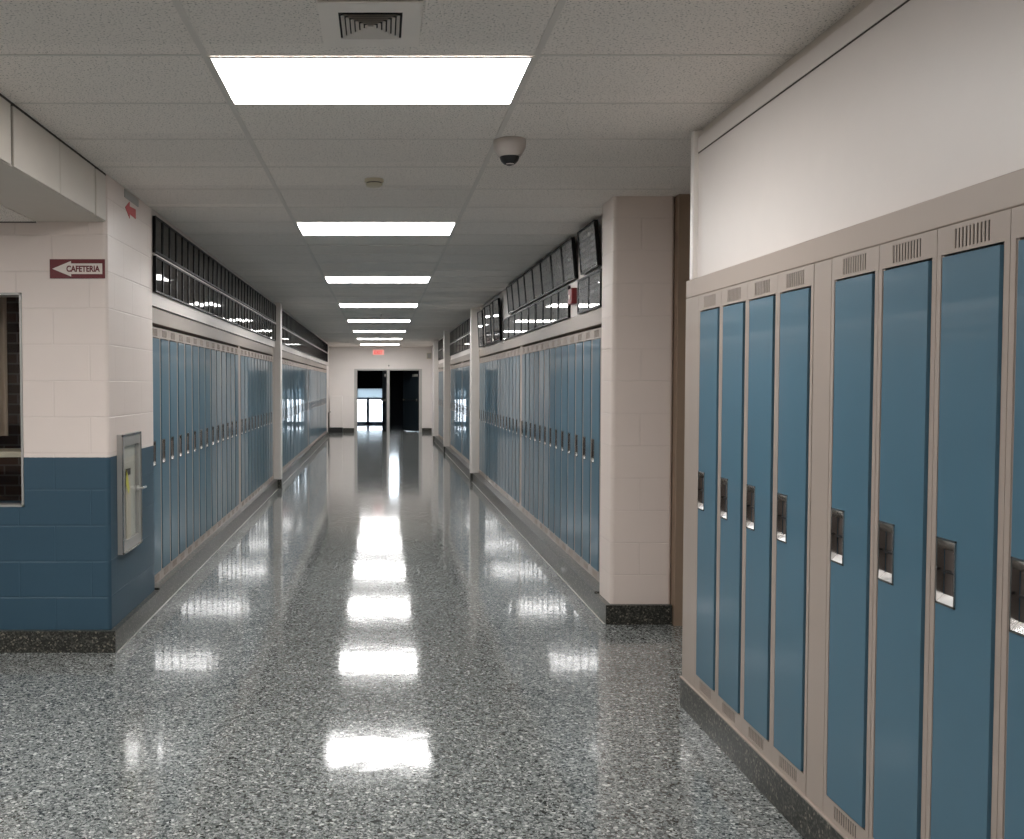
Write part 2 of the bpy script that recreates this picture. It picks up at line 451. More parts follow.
# right pillar (bullnose both corners)
b = MB()
poly = arc(XR+r, YP+r, r, PI, 1.5*PI)+arc(1.868-r, YP+r, r, 1.5*PI, 2*PI)+[(1.868, 6.57), (XR, 6.57)]
b.prism(poly, 0, CEIL, 'block_white'); struct('wall_right_pillar', b, smooth=True)
# wall behind / above the right lockers
b = MB()
b.box(1.94, 2.02, 6.57, YE, 0, CEIL, 'drywall'); b.box(1.56, 1.94, 6.57, 26.4, 2.075, CEIL, 'drywall')
b.box(1.62, 1.94, 26.4, YE, 0, CEIL, 'block_end')
struct('wall_right', b)
# taupe frame and door in the recess right of the pillar
d = MB()
d.box(1.869, 1.94, 6.19, 6.4, 0, CEIL-.05, 'taupe2'); d.box(2.93, 3.0, 6.19, 6.4, 0, CEIL-.05, 'taupe2'); d.box(1.869, 3.0, 6.19, 6.4, CEIL-.05, CEIL, 'taupe2')
d.box(1.94, 2.93, 6.33, 6.4, 2.15, CEIL-.05, 'taupe')
door1 = struct('door_1', d)
q = MB(); q.bbox(1.945, 2.925, 6.28, 6.325, .008, 2.145, 'taupe', .003); q.obj('door_leaf', door1)

# end wall with double opening
OX0, OM0, OM1, OX1, OZ = -.763, .185, .275, 1.217, 1.972
e = MB()
e.box(-1.66, OX0-.09, YE, YE+.2, 0, CEIL, 'block_end'); e.box(OX1+.09, 1.62, YE, YE+.2, 0, CEIL, 'block_end')
e.box(OX0-.09, OX1+.09, YE, YE+.2, OZ+.05, CEIL, 'block_end')
struct('wall_end', e)
d = MB()
d.bbox(OX0-.09, OX0, YE-.02, YE+.21, 0, OZ+.05, 'door_frame', .004); d.bbox(OX1, OX1+.09, YE-.02, YE+.21, 0, OZ+.05, 'door_frame', .004)
d.bbox(OX0, OX1, YE-.02, YE+.21, OZ, OZ+.05, 'door_frame', .004); d.bbox(OM0, OM1, YE-.018, YE+.2, 0, OZ, 'door_frame', .004)
door2 = struct('door_2', d)
def leaf(hx, sgn, ang, name):
    L = MB(); L.bbox(0, sgn*.93, 0, .045, .01, OZ-.012, 'dark_door', .003)
    o = L.obj(name, door2, (hx, YE+.2, 0), (0, 0, ang))
    h = MB(); h.tube([(sgn*.08, -.05, 1.02), (sgn*.86, -.05, 1.02)], .016, 'steel'); h.box(sgn*.05, sgn*.11, -.06, 0, .98, 1.06, 'steel'); h.box(sgn*.83, sgn*.89, -.06, 0, .98, 1.06, 'steel')
    h.obj('push_bar', o)
    c = MB(); c.bbox(sgn*.05, sgn*.32, -.05, 0, 1.78, 1.86, 'grey_metal', .006); c.obj('door_closer', o)
leaf(OM0-.01, -1, math.radians(-82), 'door_leaf'); leaf(OX1, -1, math.radians(-58), 'door_leaf')

# vestibule beyond: ramp, walls, high ceiling, entrance doors in daylight
YO = 52.0; ZO = -.66
v = MB(); pr = [(YE+.2, 0), (YE+1.5, 0), (YO+.3, ZO)]
v.add([(x, y_, z_-d_) for d_ in (0, .1) for y_, z_ in pr for x in (-3, 3)],
      [(0, 1, 3, 2), (2, 3, 5, 4), (6, 8, 9, 7), (8, 10, 11, 9), (0, 6, 7, 1), (4, 5, 11, 10), (0, 2, 8, 6), (2, 4, 10, 8), (1, 7, 9, 3), (3, 9, 11, 5)], 'floor'); struct('floor_ramp', v)
v = MB(); v.box(-3.1, -3, YE, YO+.3, -1, 5, 'shade_wall'); v.box(3, 3.1, YE, YO+.3, -1, 5, 'shade_wall')
v.box(-3.1, -1.66, YE, YE+.2, -1, 5, 'shade_wall'); v.box(1.62, 3.1, YE, YE+.2, -1, 5, 'shade_wall'); v.box(-1.66, 1.62, YE, YE+.2, CEIL, 5, 'shade_wall')
v.box(-3.1, 3.1, YE, YO+.3, 5, 5.1, 'shade_wall'); struct('wall_vestibule', v)
EX0, EX1, ET = -1.30, .16, 1.30
CX0, CX1, CZ0, CZ1 = .40, .96, 2.6, 4.6
v = MB()
v.box(-3, EX0, YO, YO+.2, -1, 5, 'shade_wall'); v.box(EX1, CX0, YO, YO+.2, -1, 5, 'shade_wall'); v.box(CX1, 1.25, YO, YO+.2, -1, 5, 'shade_wall'); v.box(2.71, 3, YO, YO+.2, -1, 5, 'shade_wall'); v.box(1.25, 2.71, YO, YO+.2, ET, 5, 'shade_wall')
v.box(EX0, EX1, YO, YO+.2, ET, 5, 'shade_wall'); v.box(CX0, CX1, YO, YO+.2, -1, CZ0, 'shade_wall'); v.box(CX0, CX1, YO, YO+.2, CZ1, 5, 'shade_wall')
struct('wall_entrance', v)
for DOORN, EX0, EX1, EXM in (('door_3', -1.30, .16, -.695), ('door_4', 1.25, 2.71, 1.855)):
    d = MB()
    d.bbox(EX0, EX1, YO+.05, YO+.12, .72, .82, 'alu', .004); d.box(EX0, EX1, YO+.08, YO+.09, .82, ET, 'pale_panel')
    d.bbox(EX0, EX1, YO+.05, YO+.12, ZO, ZO+.20, 'alu', .004); d.bbox(EXM-.075, EXM+.075, YO+.05, YO+.12, ZO, .76, 'alu', .004)
    d.bbox(EX0, EX0+.05, YO+.05, YO+.12, ZO, ET, 'alu', .004); d.bbox(EX1-.10, EX1, YO+.05, YO+.12, ZO, ET, 'alu', .004)
    DOORV = struct(DOORN, d)
    q = MB(); q.box(EX0+.05, EXM-.075, YO+.082, YO+.088, ZO+.2, .72, 'glass'); q.obj('door_glass', DOORV)
    q = MB(); q.box(EXM+.075, EX1-.1, YO+.082, YO+.088, ZO+.2, .72, 'glass'); q.obj('door_glass', DOORV)
    q = MB(); q.tube([(EX1-.18, YO, -.1), (EX1-.18, YO, .62)], .02, 'dark_door'); q.box(EX1-.195, EX1-.165, YO, YO+.06, -.05, -.02, 'dark_door'); q.box(EX1-.195, EX1-.165, YO, YO+.06, .55, .58, 'dark_door'); q.obj('door_handle', DOORV)
d = MB(); d.bbox(CX0, CX0+.03, YO+.05, YO+.12, CZ0, CZ1, 'alu', .003); d.bbox(CX1-.03, CX1, YO+.05, YO+.12, CZ0, CZ1, 'alu', .003)
d.bbox(CX0, CX1, YO+.05, YO+.12, CZ0, CZ0+.03, 'alu', .003); d.bbox(CX0, CX1, YO+.05, YO+.12, CZ1-.03, CZ1, 'alu', .003)
w2 = struct('window_2', d); q = MB(); q.box(CX0+.03, CX1-.03, YO+.08, YO+.086, CZ0+.03, CZ1-.03, 'glass'); q.obj('window_pane', w2)
v = MB(); v.box(-30, 30, YO+.35, 120, ZO-.3, ZO-.1, 'concrete'); struct('ground', v)

# ------------------------------------------------------------------ bases
def base_poly(poly, z, name):
    m = MB(); m.prism(poly, 0, z, 'granite'); return struct(name, m)
BH = .125
m = MB(); m.box(-6.9, XL+.035, YF-.035, YF-.001, 0, BH, 'granite'); m.box(XL+.001, XL+.035, YF-.001, 6.69, 0, BH, 'granite'); struct('baseboard_left', m)
m = MB(); m.box(-1.99, XL+.033, 6.692, COLY_L-.001, 0, .14, 'granite'); m.box(-1.99, XL+.033, COLY_L+.20, 28.6, 0, .14, 'granite'); struct('baseboard_left_lockers', m)
m = MB(); m.box(XR-.035, 1.863, YP-.035, YP-.001, 0, BH, 'granite'); m.box(XR-.035, XR-.001, YP-.001, 6.57, 0, BH, 'granite'); struct('baseboard_right_pillar', m)
m = MB()
segs = [(6.572, COLY_R[0]-.001), (COLY_R[0]+.2, COLY_R[1]-.001), (COLY_R[1]+.2, COLY_R[2]-.001)]
for a, c in segs: m.box(XR-.033, 1.935, a, c, 0, .14, 'granite')
struct('baseboard_right_lockers', m)
m = MB(); m.box(NR-.006, 1.86, 1.3, 4.648, 0, .135, 'granite'); struct('baseboard_right', m)
m = MB(); m.bbox(NR-.010, NR+.03, 1.3, 4.65, .1355, .1435, 'beige', .002); struct('trim_12', m)
m = MB(); m.box(-1.659, OX0-.092, YE-.03, YE-.001, 0, .13, 'granite'); m.box(OX1+.092, 1.619, YE-.03, YE-.001, 0, .13, 'granite'); struct('baseboard_end', m)
# pale divider strips in the terrazzo along the bases
m = MB()
m.box(XL+.037, XL+.047, YF-.02, 6.69, 0, .0015, 'strip'); m.box(XL+.037, XL+.047, 6.692, 28.6, 0, .0015, 'strip')
m.box(XR-.047, XR-.037, YP-.02, 6.57, 0, .0015, 'strip'); m.box(XR-.047, XR-.037, 6.572, COLY_R[2], 0, .0015, 'strip'); struct('trim_13', m)

# columns: white pillars with dark bases between the locker sections
k = 14
for xs, y in [(((-1.99, -1.47)), COLY_L)]+[((1.41, 1.935), yy) for yy in COLY_R]:
    p = MB(); p.bbox(xs[0], xs[1], y, y+.19, 0, CEIL, 'white_paint', .015); o = struct('column_%d' % (k-13), p); o['kind'] = 'structure'
    q = MB(); q.box(xs[0]-(.0 if xs[0] < 0 else .004), xs[1]+(.004 if xs[0] < 0 else 0), y-.004, y+.194, 0, .135, 'granite'); q.obj('column_base', o)
    k += 1
p = MB(); p.bbox(-1.99, -1.60, 28.45, 28.59, 0, CEIL, 'white_paint', .01); struct('column_5', p)

# ------------------------------------------------------------------ lockers
LW, LD, LH = .295, .34, 1.82
def locker_body():
    m = MB(); w = LW/2-.0006; pw = .0265
    m.box(-w, -w+.0015, .002, LD, 0, LH, 'beige'); m.box(w-.0015, w, .002, LD, 0, LH, 'beige')
    m.box(-w, w, LD-.002, LD, 0, LH, 'void'); m.box(-w, w, .03, LD, LH-.002, LH, 'beige'); m.box(-w, w, .03, LD, 0, .002, 'beige')
    # posts with a stepped inner lip
    for s in (-1, 1):
        m.box(s*w, s*(w-.018), 0, .022, 0, LH, 'beige'); m.box(s*(w-.018), s*(w-pw), .0035, .022, .068, 1.748, 'beige')
        m.box(s*(w-.018), s*(w-pw), 0, .022, 0, .068, 'beige'); m.box(s*(w-.018), s*(w-pw), 0, .022, 1.748, LH, 'beige')
    x0, x1 = -w+pw, w-pw
    def rail(z0, z1, s0, s1):
        m.box(x0, x1, 0, .02, z0, s0, 'beige'); m.box(x0, x1, 0, .02, s1, z1, 'beige')
        m.box(x0, -.075, 0, .02, s0, s1, 'beige'); m.box(.075, x1, 0, .02, s0, s1, 'beige')
    rail(0, .068, .013, .057); rail(1.748, LH, 1.758, 1.808)
    m.box(x0, x1, .024, .03, 0, LH, 'void')  # dark sheet painted for the shade behind the door gaps
    return m
def vent(z0, z1):
    m = MB(); n = 10
    m.box(-.075, .075, .0045, .008, z0, z1, 'void')  # dark sheet painted for the shade behind the slots
    for i in range(n+1):
        x = -.075+.15*i/n; m.box(max(-.075, x-.0042), min(.075, x+.0042), .0004, .0022, z0, z1, 'beige')
    return m
HX0, HX1, HZ0, HZ1 = -.1125, -.0285, .842, 1.016
def locker_door():
    m = MB(); x0, x1, z0, z1 = -.1155, .1155, .0725, 1.7410; y0, y1 = -.004, .02
    m.box(x0, HX0, y0, y1, z0, z1, 'blue'); m.box(HX1, x1, y0, y1, z0, z1, 'blue')
    m.box(HX0, HX1, y0, y1, z0, HZ0, 'blue'); m.box(HX0, HX1, y0, y1, HZ1, z1, 'blue')
    return m
def locker_handle():
    m = MB(); f = .005
    for a in ((HX0, HX0+f, HZ0, HZ1), (HX1-f, HX1, HZ0, HZ1), (HX0, HX1, HZ0, HZ0+f), (HX0, HX1, HZ1-f, HZ1)):
        m.box(a[0], a[1], -.0006, .018, a[2], a[3], 'steel')
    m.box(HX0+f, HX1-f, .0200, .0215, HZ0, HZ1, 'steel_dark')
    # sloped lower lip that catches the ceiling lights, and sloped top plate
    xa, xb = HX0+f, HX1-f
    m.add([(xa, .001, HZ0+.004), (xb, .001, HZ0+.004), (xb, .020, HZ0+.024), (xa, .020, HZ0+.024), (xa, .02, HZ0+.004), (xb, .02, HZ0+.004)],
          [(0, 1, 2, 3), (0, 4, 5, 1), (2, 5, 4, 3), (0, 3, 4), (1, 5, 2)], 'chrome')
    m.add([(xa, .001, HZ1-.004), (xb, .001, HZ1-.004), (xb, .018, HZ1-.032), (xa, .018, HZ1-.032), (xa, .02, HZ1-.004), (xb, .02, HZ1-.004)],
          [(0, 3, 2, 1), (0, 1, 5, 4), (2, 3, 4, 5), (0, 4, 3), (1, 2, 5)], 'steel')
    return m
def locker_latch():
    m = MB()
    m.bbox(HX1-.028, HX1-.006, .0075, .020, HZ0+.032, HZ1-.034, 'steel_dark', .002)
    m.bbox(HX0+.022, HX1-.006, .004, .020, (HZ0+HZ1)/2-.003, (HZ0+HZ1)/2+.003, 'black', .001)
    return m
proto = bpy.data.objects.new('locker', None); COL.objects.link(proto); proto.empty_display_size = .1
body = locker_body().obj('frame', proto)
vent(.013, .057).obj('vent', proto); vent(1.758, 1.808).obj('vent', proto)
dr = locker_door().obj('door', proto)
hd = locker_handle().obj('handle', dr, (0, -.0062, 0)); hd['label'] = 'recessed steel handle cup'
locker_latch().obj('latch', dr, (0, -.0062, 0))
first = [True]
def place_locker(x, y, rz, z, label, group):
    o = proto if first[0] else copy_tree(proto); first[0] = False
    o.location = (x, y, z); o.rotation_euler = (0, 0, rz)
    for ch in o.children:
        if ch.name.startswith('door'): ch.rotation_euler = (random.uniform(-.0006, .0006), 0, random.uniform(-.009, .009))
    tag(o, label, 'locker', group); return o

def filler(x, y0, y1, z, label, side, hz=LH):
    m = MB(); h = (y1-y0)-.002
    m.bbox(0, .02, -h/2, h/2, 0, hz, 'beige', .002)
    o = m.obj('filler_panel', None, (x if side > 0 else x-.02, (y0+y1)/2, z)); tag(o, label, 'panel'); return o
def top_panel(x, y0, y1, label, z=.14+LH, h=.112, mt='valance'):
    m = MB(); s = 1 if x > 0 else -1
    m.bbox(0, s*.30, 0, y1-y0-.004, .0015, h, mt, .004)
    o = m.obj('locker_top_panel', None, (x, y0+.002, z)); tag(o, label, 'panel'); return o

# near right bank
R = -PI/2; Lz = PI/2
gN = 'near lockers across from the cafeteria sign'
ys = [4.435+.022-LW/2-i*.2955 for i in range(4)]
for i, y in enumerate(ys):
    place_locker(NR, y, R, .1445, '%s large blue locker from the recess end of the near row, before the filler strip' % ordn(i+1), gN).scale = (1, 1, .987)
yf1 = ys[-1]-LW/2; yf0 = 3.118+.026
filler(NR, yf0+.002, yf1-.002, .1445, 'wide beige filler strip between two near blue lockers', 1, LH*.987)
for i in range(6):
    lk = place_locker(NR, yf0-LW/2-i*.2965, R, .1445, '%s large blue locker past the wide filler strip, counting toward the viewer' % ordn(i+1), gN); lk.scale = (1, 1, .987)
m = MB(); m.bbox(0, .02, 0, 4.646-(ys[0]+LW/2)-.002, 0, LH*.987, 'beige', .002)
o = m.obj('filler_panel', None, (NR, ys[0]+LW/2+.001, .1445)); tag(o, 'beige end strip closing the near locker row beside the recess', 'panel')
top_panel(NR, 1.3, 4.648, 'long beige top panel above the near blue lockers, under the plain white wall', .1445+LH*.987, .084, 'valance_near')

def bank(x, rz, y0, y1, group, label, fill_after=None, fill_label=None, base_n=0):
    n = 0; y = y0; side = 1 if x > 0 else -1
    while True:
        if fill_after is not None and n == fill_after:
            filler(x, y+.001, y+.14-.001, .1405, fill_label, side); y += .141; fill_after = None; continue
        if y+LW > y1: break
        n += 1
        place_locker(x, y+LW/2, rz, .1405, label % ordn(n), group); y += .296
    if y1-y > .012:
        filler(x, y, y1, .1405, fill_label.replace('wide', 'end').replace('between two blue lockers', 'closing the blue lockers') , side)
bank(LL, Lz, 6.697, COLY_L-.012, 'lockers between the extinguisher cabinet and the slim column',
     '%s blue locker past the fire extinguisher cabinet, before the slim white column', 14,
     'wide beige strip between two blue lockers on the fire extinguisher side')
bank(LL, Lz, COLY_L+.205, 28.44, 'lockers beyond the slim column on the extinguisher side',
     '%s blue locker beyond the slim white column, on the fire extinguisher side', 22,
     'wide beige strip between two blue lockers beyond the slim column, extinguisher side')
bank(LR, R, 6.575, COLY_R[0]-.012, 'lockers between the block pillar and the next column',
     '%s blue locker past the broad block pillar, before the next column', 14,
     'wide beige strip between two blue lockers past the broad block pillar')
bank(LR, R, COLY_R[0]+.205, COLY_R[1]-.012, 'lockers between the two distant columns on the pillar side',
     '%s blue locker beyond the second pillar on the fire alarm side', 10,
     'wide beige strip between two blue lockers beyond the second pillar')
bank(LR, R, COLY_R[1]+.205, COLY_R[2]-.012, 'farthest lockers on the fire alarm side',
     '%s blue locker beyond the third pillar on the fire alarm side', 7,
     'wide beige strip between two blue lockers beyond the third pillar')
top_panel(LL, 6.695, COLY_L, 'long grey top panel over the lockers before the slim column')
top_panel(LL, COLY_L+.2, 28.44, 'long grey top panel over lockers beyond the slim column, extinguisher side')
top_panel(LR, 6.575, COLY_R[0], 'long grey top panel over the lockers just past the block pillar')
top_panel(LR, COLY_R[0]+.2, COLY_R[1], 'long grey top panel over lockers beyond the second pillar, alarm side')
top_panel(LR, COLY_R[1]+.2, COLY_R[2], 'long grey top panel over lockers beyond the third pillar, alarm side')

# ------------------------------------------------------------------ framed class portraits
def frame_proto(w, h, pr, simple=False, panes=1, fw=.012, th=.022):
    """local: x along the wall, front -y, bottom centre at origin, back at y=0"""
    fr = MB(); x0, x1 = -w/2, w/2
    fr.box(x0, x0+fw, -th, 0, 0, h, 'black_frame'); fr.box(x1-fw, x1, -th, 0, 0, h, 'black_frame')
    fr.box(x0+fw, x1-fw, -th, 0, 0, fw, 'black_frame'); fr.box(x0+fw, x1-fw, -th, 0, h-fw, h, 'black_frame')
    for k in range(1, panes):
        x = x0+w*k/panes; fr.box(x-fw/2, x+fw/2, -th, 0, fw, h-fw, 'black_frame')
    P = MB(); P.box(x0+fw, x1-fw, -th+.006, -.001, fw, h-fw, pr)
    if simple:
        P2 = fr; P2.box(x0+fw, x1-fw, -th+.006, -.001, fw, h-fw, pr); return P2.mesh('portrait_frame'), None
    return fr.mesh('frame'), P.mesh('portrait_print')
def make_frame(meshes, loc, rz, tilt, label, group, yaw=0):
    fm, pm = meshes
    if pm is None:
        o = bpy.data.objects.new('portrait_frame', fm); COL.objects.link(o); tag(o, label, 'picture frame', group)
    else:
        o = thing('portrait_frame', label, 'picture frame', loc, rz, group)
        a = bpy.data.objects.new('frame', fm); COL.objects.link(a); a.parent = o
        c = bpy.data.objects.new('portrait_print', pm); COL.objects.link(c); c.parent = o
    o.location = loc; o.rotation_euler = (Matrix.Rotation(rz+yaw, 3, 'Z') @ Matrix.Rotation(tilt, 3, 'X')).to_euler()
    return o
fw_, pitch = .228, .2315
nearL_up = frame_proto(fw_, .247, 'print_dark'); nearL_lo = frame_proto(fw_, .245, 'print_dark')
farL = frame_proto(fw_, .246, 'print_dark', True)
y = 6.70; n = 0
while y+pitch < COLY_L-.02:
    n += 1; yc = y+pitch/2
    make_frame(nearL_lo, (XL+.002, yc, 2.168), Lz, math.radians(random.uniform(.1, .9)), '%s dark framed portrait sheet in the lower row, past the red wall arrow' % ordn(n), 'lower row of portraits before the slim column')
    make_frame(nearL_up, (XL+.002, yc, 2.436), Lz, math.radians(random.uniform(.1, .9)), '%s dark framed portrait sheet in the upper row, past the red wall arrow' % ordn(n), 'upper row of portraits before the slim column')
    y += pitch
y = COLY_L+.21; n = 0
while y+pitch < 28.4:
    n += 1; yc = y+pitch/2
    make_frame(farL, (XL+.002, yc, 2.168), Lz, math.radians(random.uniform(0, .4)), '%s dark portrait sheet in the lower row beyond the slim column' % ordn(n), 'lower row of portraits beyond the slim column')
    make_frame(farL, (XL+.002, yc, 2.436), Lz, math.radians(random.uniform(0, .4)), '%s dark portrait sheet in the upper row beyond the slim column' % ordn(n), 'upper row of portraits beyond the slim column')
    y += pitch
def rail(x, y0, y1, z, label):
    m = MB(); s = 1 if x < 0 else -1
    m.bbox(0, s*.024, 0, y1-y0, 0, .008, 'white_paint', .002)
    o = m.obj('picture_ledge', None, (x, y0, z)); tag(o, label, 'ledge')
rail(XL+.0005, 6.70, COLY_L-.02, 2.417, 'thin white ledge between the two dark portrait rows past the red arrow')
rail(XL+.0005, COLY_L+.21, 28.4, 2.417, 'thin white ledge between the portrait rows beyond the slim column')
rail(1.5595, COLY_R[0]+.21, 26.35, 2.417, 'thin white ledge between distant portrait rows on the alarm side')

# right side: individually hung frames
def yat(px, x=1.55): return x*F/(px-VPX)
gU, gD = 'leaning portrait frames high past the block pillar', 'portrait frames just above the lockers past the block pillar'
ups = [(582.5, 599.5), (565.3, 576.5), (554.5, 565), (544, 554.2), (535.6, 543.8), (527.4, 535.4), (521, 527.2), (514.8, 520.8), (509.8, 514.6)]
for i, (a, c) in enumerate(ups):
    y0, y1 = yat(c), yat(a)
    fm = frame_proto(y1-y0, .325, 'print_grey', fw=.014, th=.03)
    lab = 'lone large portrait frame leaning out high beside the block pillar' if i == 0 else '%s leaning portrait frame of the high row beyond the gap, past the block pillar' % ordn(i)
    make_frame(fm, (1.557, (y0+y1)/2, 2.375), R, math.radians(5), lab, gU)
lows = [((578.2, 601.2), 2, 'wide two-pane portrait frame over the lockers beside the block pillar'),
        ((558.6, 569), 1, None), ((551.3, 558.5), 1, None), ((543.3, 551.2), 1, None), ((536.2, 543.2), 1, None),
        ((528.8, 535.5), 1, None), ((521.6, 528.6), 1, None), ((515, 521.4), 1, None), ((509, 514.8), 1, None), ((503.8, 508.8), 1, None)]
n = 0
for (a, c), pn, lab in lows:
    y0, y1 = yat(c), yat(a)
    fm = frame_proto(y1-y0-.004, .265, 'print_grey', panes=pn, fw=.015, th=.022)
    if lab is None: n += 1; lab = '%s portrait frame of the low row beyond the red alarm, over the lockers' % ordn(n)
    make_frame(fm, (1.558, (y0+y1)/2, 2.085), R, 0, lab, gD)
m = frame_proto(.42, .54, 'print_grey', fw=.014, th=.03)
for i, (yc, yw) in enumerate(((12.8, .06), (13.3, -.03), (13.8, .07), (14.3, -.04), (14.85, .06))):
    make_frame(m, (1.54, yc, 2.10), R, math.radians(3), '%s tall crooked portrait frame before the second pillar, fire alarm side' % ordn(i+1), 'crooked tall frames before the second pillar', yw)
farR = frame_proto(.36, .246, 'print_dark', True)
y = COLY_R[0]+.21; n = 0
while y+.37 < 26.35:
    if not (COLY_R[1]-.4 < y < COLY_R[1]+.2):
        n += 1
        make_frame(farR, (1.558, y+.185, 2.168), R, math.radians(.5), '%s portrait sheet in the lower row beyond the second pillar, alarm side' % ordn(n), 'distant lower portraits on the alarm side')
        make_frame(farR, (1.558, y+.185, 2.436), R, math.radians(.5), '%s portrait sheet in the upper row beyond the second pillar, alarm side' % ordn(n), 'distant upper portraits on the alarm side')
    y += .37

# red fire alarm strobe between the frames
o = thing('fire_alarm', 'dark red fire alarm box on the white wall between portrait frames', 'alarm', (1.5601, 7.90, 2.18), R)
m = MB(); m.bbox(-.075, .075, -.045, 0, 0, .125, 'alarm_red', .006); m.obj('housing', o)
m = MB(); m.bbox(-.022, .022, -.052, -.044, .04, .075, 'sign_white', .003); m.obj('strobe_lens', o)

# ------------------------------------------------------------------ ceiling lights
def light_proto():
    o = bpy.data.objects.new('ceiling_light', None); COL.objects.link(o)
    m = MB(); w, d = 1.19, .602
    m.box(-w/2, -w/2+.014, 0, d, -.004, .0, 'tee'); m.box(w/2-.014, w/2, 0, d, -.004, 0, 'tee')
    m.box(-w/2+.014, w/2-.014, 0, .012, -.004, 0, 'tee'); m.box(-w/2+.014, w/2-.014, d-.012, d, -.004, 0, 'tee')
    m.obj('frame', o)
    m = MB(); m.box(-w/2+.014, w/2-.014, .012, d-.012, -.0030, -.0005, 'lens'); m.obj('diffuser', o)
    return o
lp = light_proto()
for i, k in enumerate(range(-2, 8)):
    o = lp if i == 0 else copy_tree(lp)
    o.location = (-.037, 3.596+3.66*k, CEIL-.0035)
    if k < 0: lab = 'lit ceiling light panel over the viewpoint, outside the frame' if k == -1 else 'lit ceiling light panel behind the viewpoint, outside the frame'
    elif k == 0: lab = 'largest lit ceiling light panel, nearest, beside the air vent'
    elif k == 7: lab = 'last small lit ceiling light panel just before the exit sign'
    else: lab = '%s lit ceiling light panel counting from the one beside the air vent' % ordn(k+1)
    tag(o, lab, 'ceiling light', 'ceiling light panels down the corridor')
for lx, lab in ((-2.75, 'added unseen light panel in the side passage, brightening the wall by the cafeteria sign'), (-4.55, 'added unseen light panel deep in the side passage, brightening the corridor walls')):
    o = copy_tree(lp); o.location = (lx, 2.53, 2.455-.0045); tag(o, lab, 'ceiling light')  # unseen panels added to brighten the camera-facing block wall and pillar

# air vent: four-way louvred diffuser in a plate
o = thing('ceiling_vent', 'square louvred air vent in the ceiling in front of the nearest light', 'vent', (-.034, 3.285, CEIL-.0035))
m = MB()
m.box(-.165, -.103, -.2, .2, -.004, 0, 'vent_plate'); m.box(.103, .165, -.2, .2, -.004, 0, 'vent_plate'); m.box(-.103, .103, -.2, -.118, -.004, 0, 'vent_plate'); m.box(-.103, .103, .118, .2, -.004, 0, 'vent_plate')
m.obj('plate', o)
m = MB(); m.box(-.103, .103, -.118, .118, -.0012, 0, 'void'); m.obj('throat', o)
m = MB()
for i in range(6):
    s = 1-i/6.2; a, c = .095*s, .106*s; a2, c2 = a-.010, c-.011
    z0, z1 = -.010, -.0018
    v = [(-a, -c, z0), (a, -c, z0), (a, c, z0), (-a, c, z0), (-a2, -c2, z1), (a2, -c2, z1), (a2, c2, z1), (-a2, c2, z1)]
    v2 = [(x*.992, y_*.992, z+.0012) for x, y_, z in v]
    m.add(v+v2, [f for q in range(4) for f in ((q, (q+1) % 4, 4+(q+1) % 4, 4+q), (8+q, 12+q, 12+(q+1) % 4, 8+(q+1) % 4), (q, 8+q, 8+(q+1) % 4, (q+1) % 4), (4+q, 4+(q+1) % 4, 12+(q+1) % 4, 12+q))], 'tee')
m.obj('louvre', o)

# dome camera and smoke detector
o = thing('dome_camera', 'white dome security camera with dark eye hanging from the ceiling', 'camera', (.628, 4.83, CEIL-.0001))
m = MB(); m.lathe([(.078, 0), (.080, -.010), (.078, -.040), (.070, -.055), (.056, -.078), (.050, -.082)], (0, 0, 0), 'dome_white', 36); m.obj('housing', o, smooth=True)
m = MB(); m.lathe([(.049, -.078), (.047, -.090), (.040, -.104), (.028, -.116), (.012, -.123), (.002, -.1245)], (0, 0, 0), 'black', 30); m.obj('dome', o, smooth=True)
m = MB(); m.lathe([(.002, -.1247), (.016, -.124), (.020, -.122)], (.0, -.012, .004), 'sign_white', 20); m.obj('lens_cover', o, smooth=True)
o = thing('smoke_detector', 'small beige smoke detector on the ceiling past the nearest light', 'smoke detector', (-.04, 5.74, CEIL-.003))
m = MB(); m.lathe([(.055, 0), (.056, -.012), (.052, -.018)], (0, 0, 0), 'cream', 30); m.obj('base', o, smooth=True)
m = MB(); m.lathe([(.044, -.017), (.044, -.026)], (0, 0, 0), 'seam_shadow', 30); m.obj('sensor_slot', o, smooth=True)
m = MB(); m.lathe([(.048, -.025), (.047, -.034), (.038, -.042), (.010, -.045), (.002, -.045)], (0, 0, 0), 'cream', 30); m.obj('cap', o, smooth=True)
m = MB(); m.lathe([(.025, 0), (.025, -.008), (.010, -.012), (.008, -.035), (.020, -.037), (.020, -.040)], (0, 0, 0), 'chrome', 20)
o = m.obj('sprinkler', None, (-.0, 16.8, CEIL+.0005), smooth=True); tag(o, 'tiny ceiling sprinkler between the fourth and fifth light panels', 'sprinkler')

# ------------------------------------------------------------------ signs on the left wall
o = thing('cafeteria_sign', 'maroon cafeteria sign with white arrow on the white block wall', 'sign', (-1.725, YF-.001, 2.194))
m = MB(); m.bbox(-.157, .157, -.006, 0, -.0545, .0545, 'maroon', .0015); m.obj('plate', o)
m = MB(); ar = [(-.142, 0), (-.035, .044), (-.035, .030), (.142, .030), (.142, -.030), (-.035, -.030), (-.035, -.044)]
m.add([(x, -.0072, z) for x, z in ar]+[(x, -.0055, z) for x, z in ar], [(0, 6, 5, 4, 3, 2, 1), tuple(range(7, 14))]+[(i, (i+1) % 7, 7+(i+1) % 7, 7+i) for i in range(7)], 'sign_white')
ao = m.obj('arrow', o)
tm = text_mesh('CAFETERIA', .190, .036, .0012, 'maroon', .035); q = bpy.data.objects.new('lettering', tm); COL.objects.link(q); q.parent = o; q.location = (.034, -.0073, 0)
m = MB(); ar = [(-.14, 0), (-.035, .052), (-.035, .024), (.115, .030), (.115, -.030), (-.035, -.024), (-.035, -.052)]
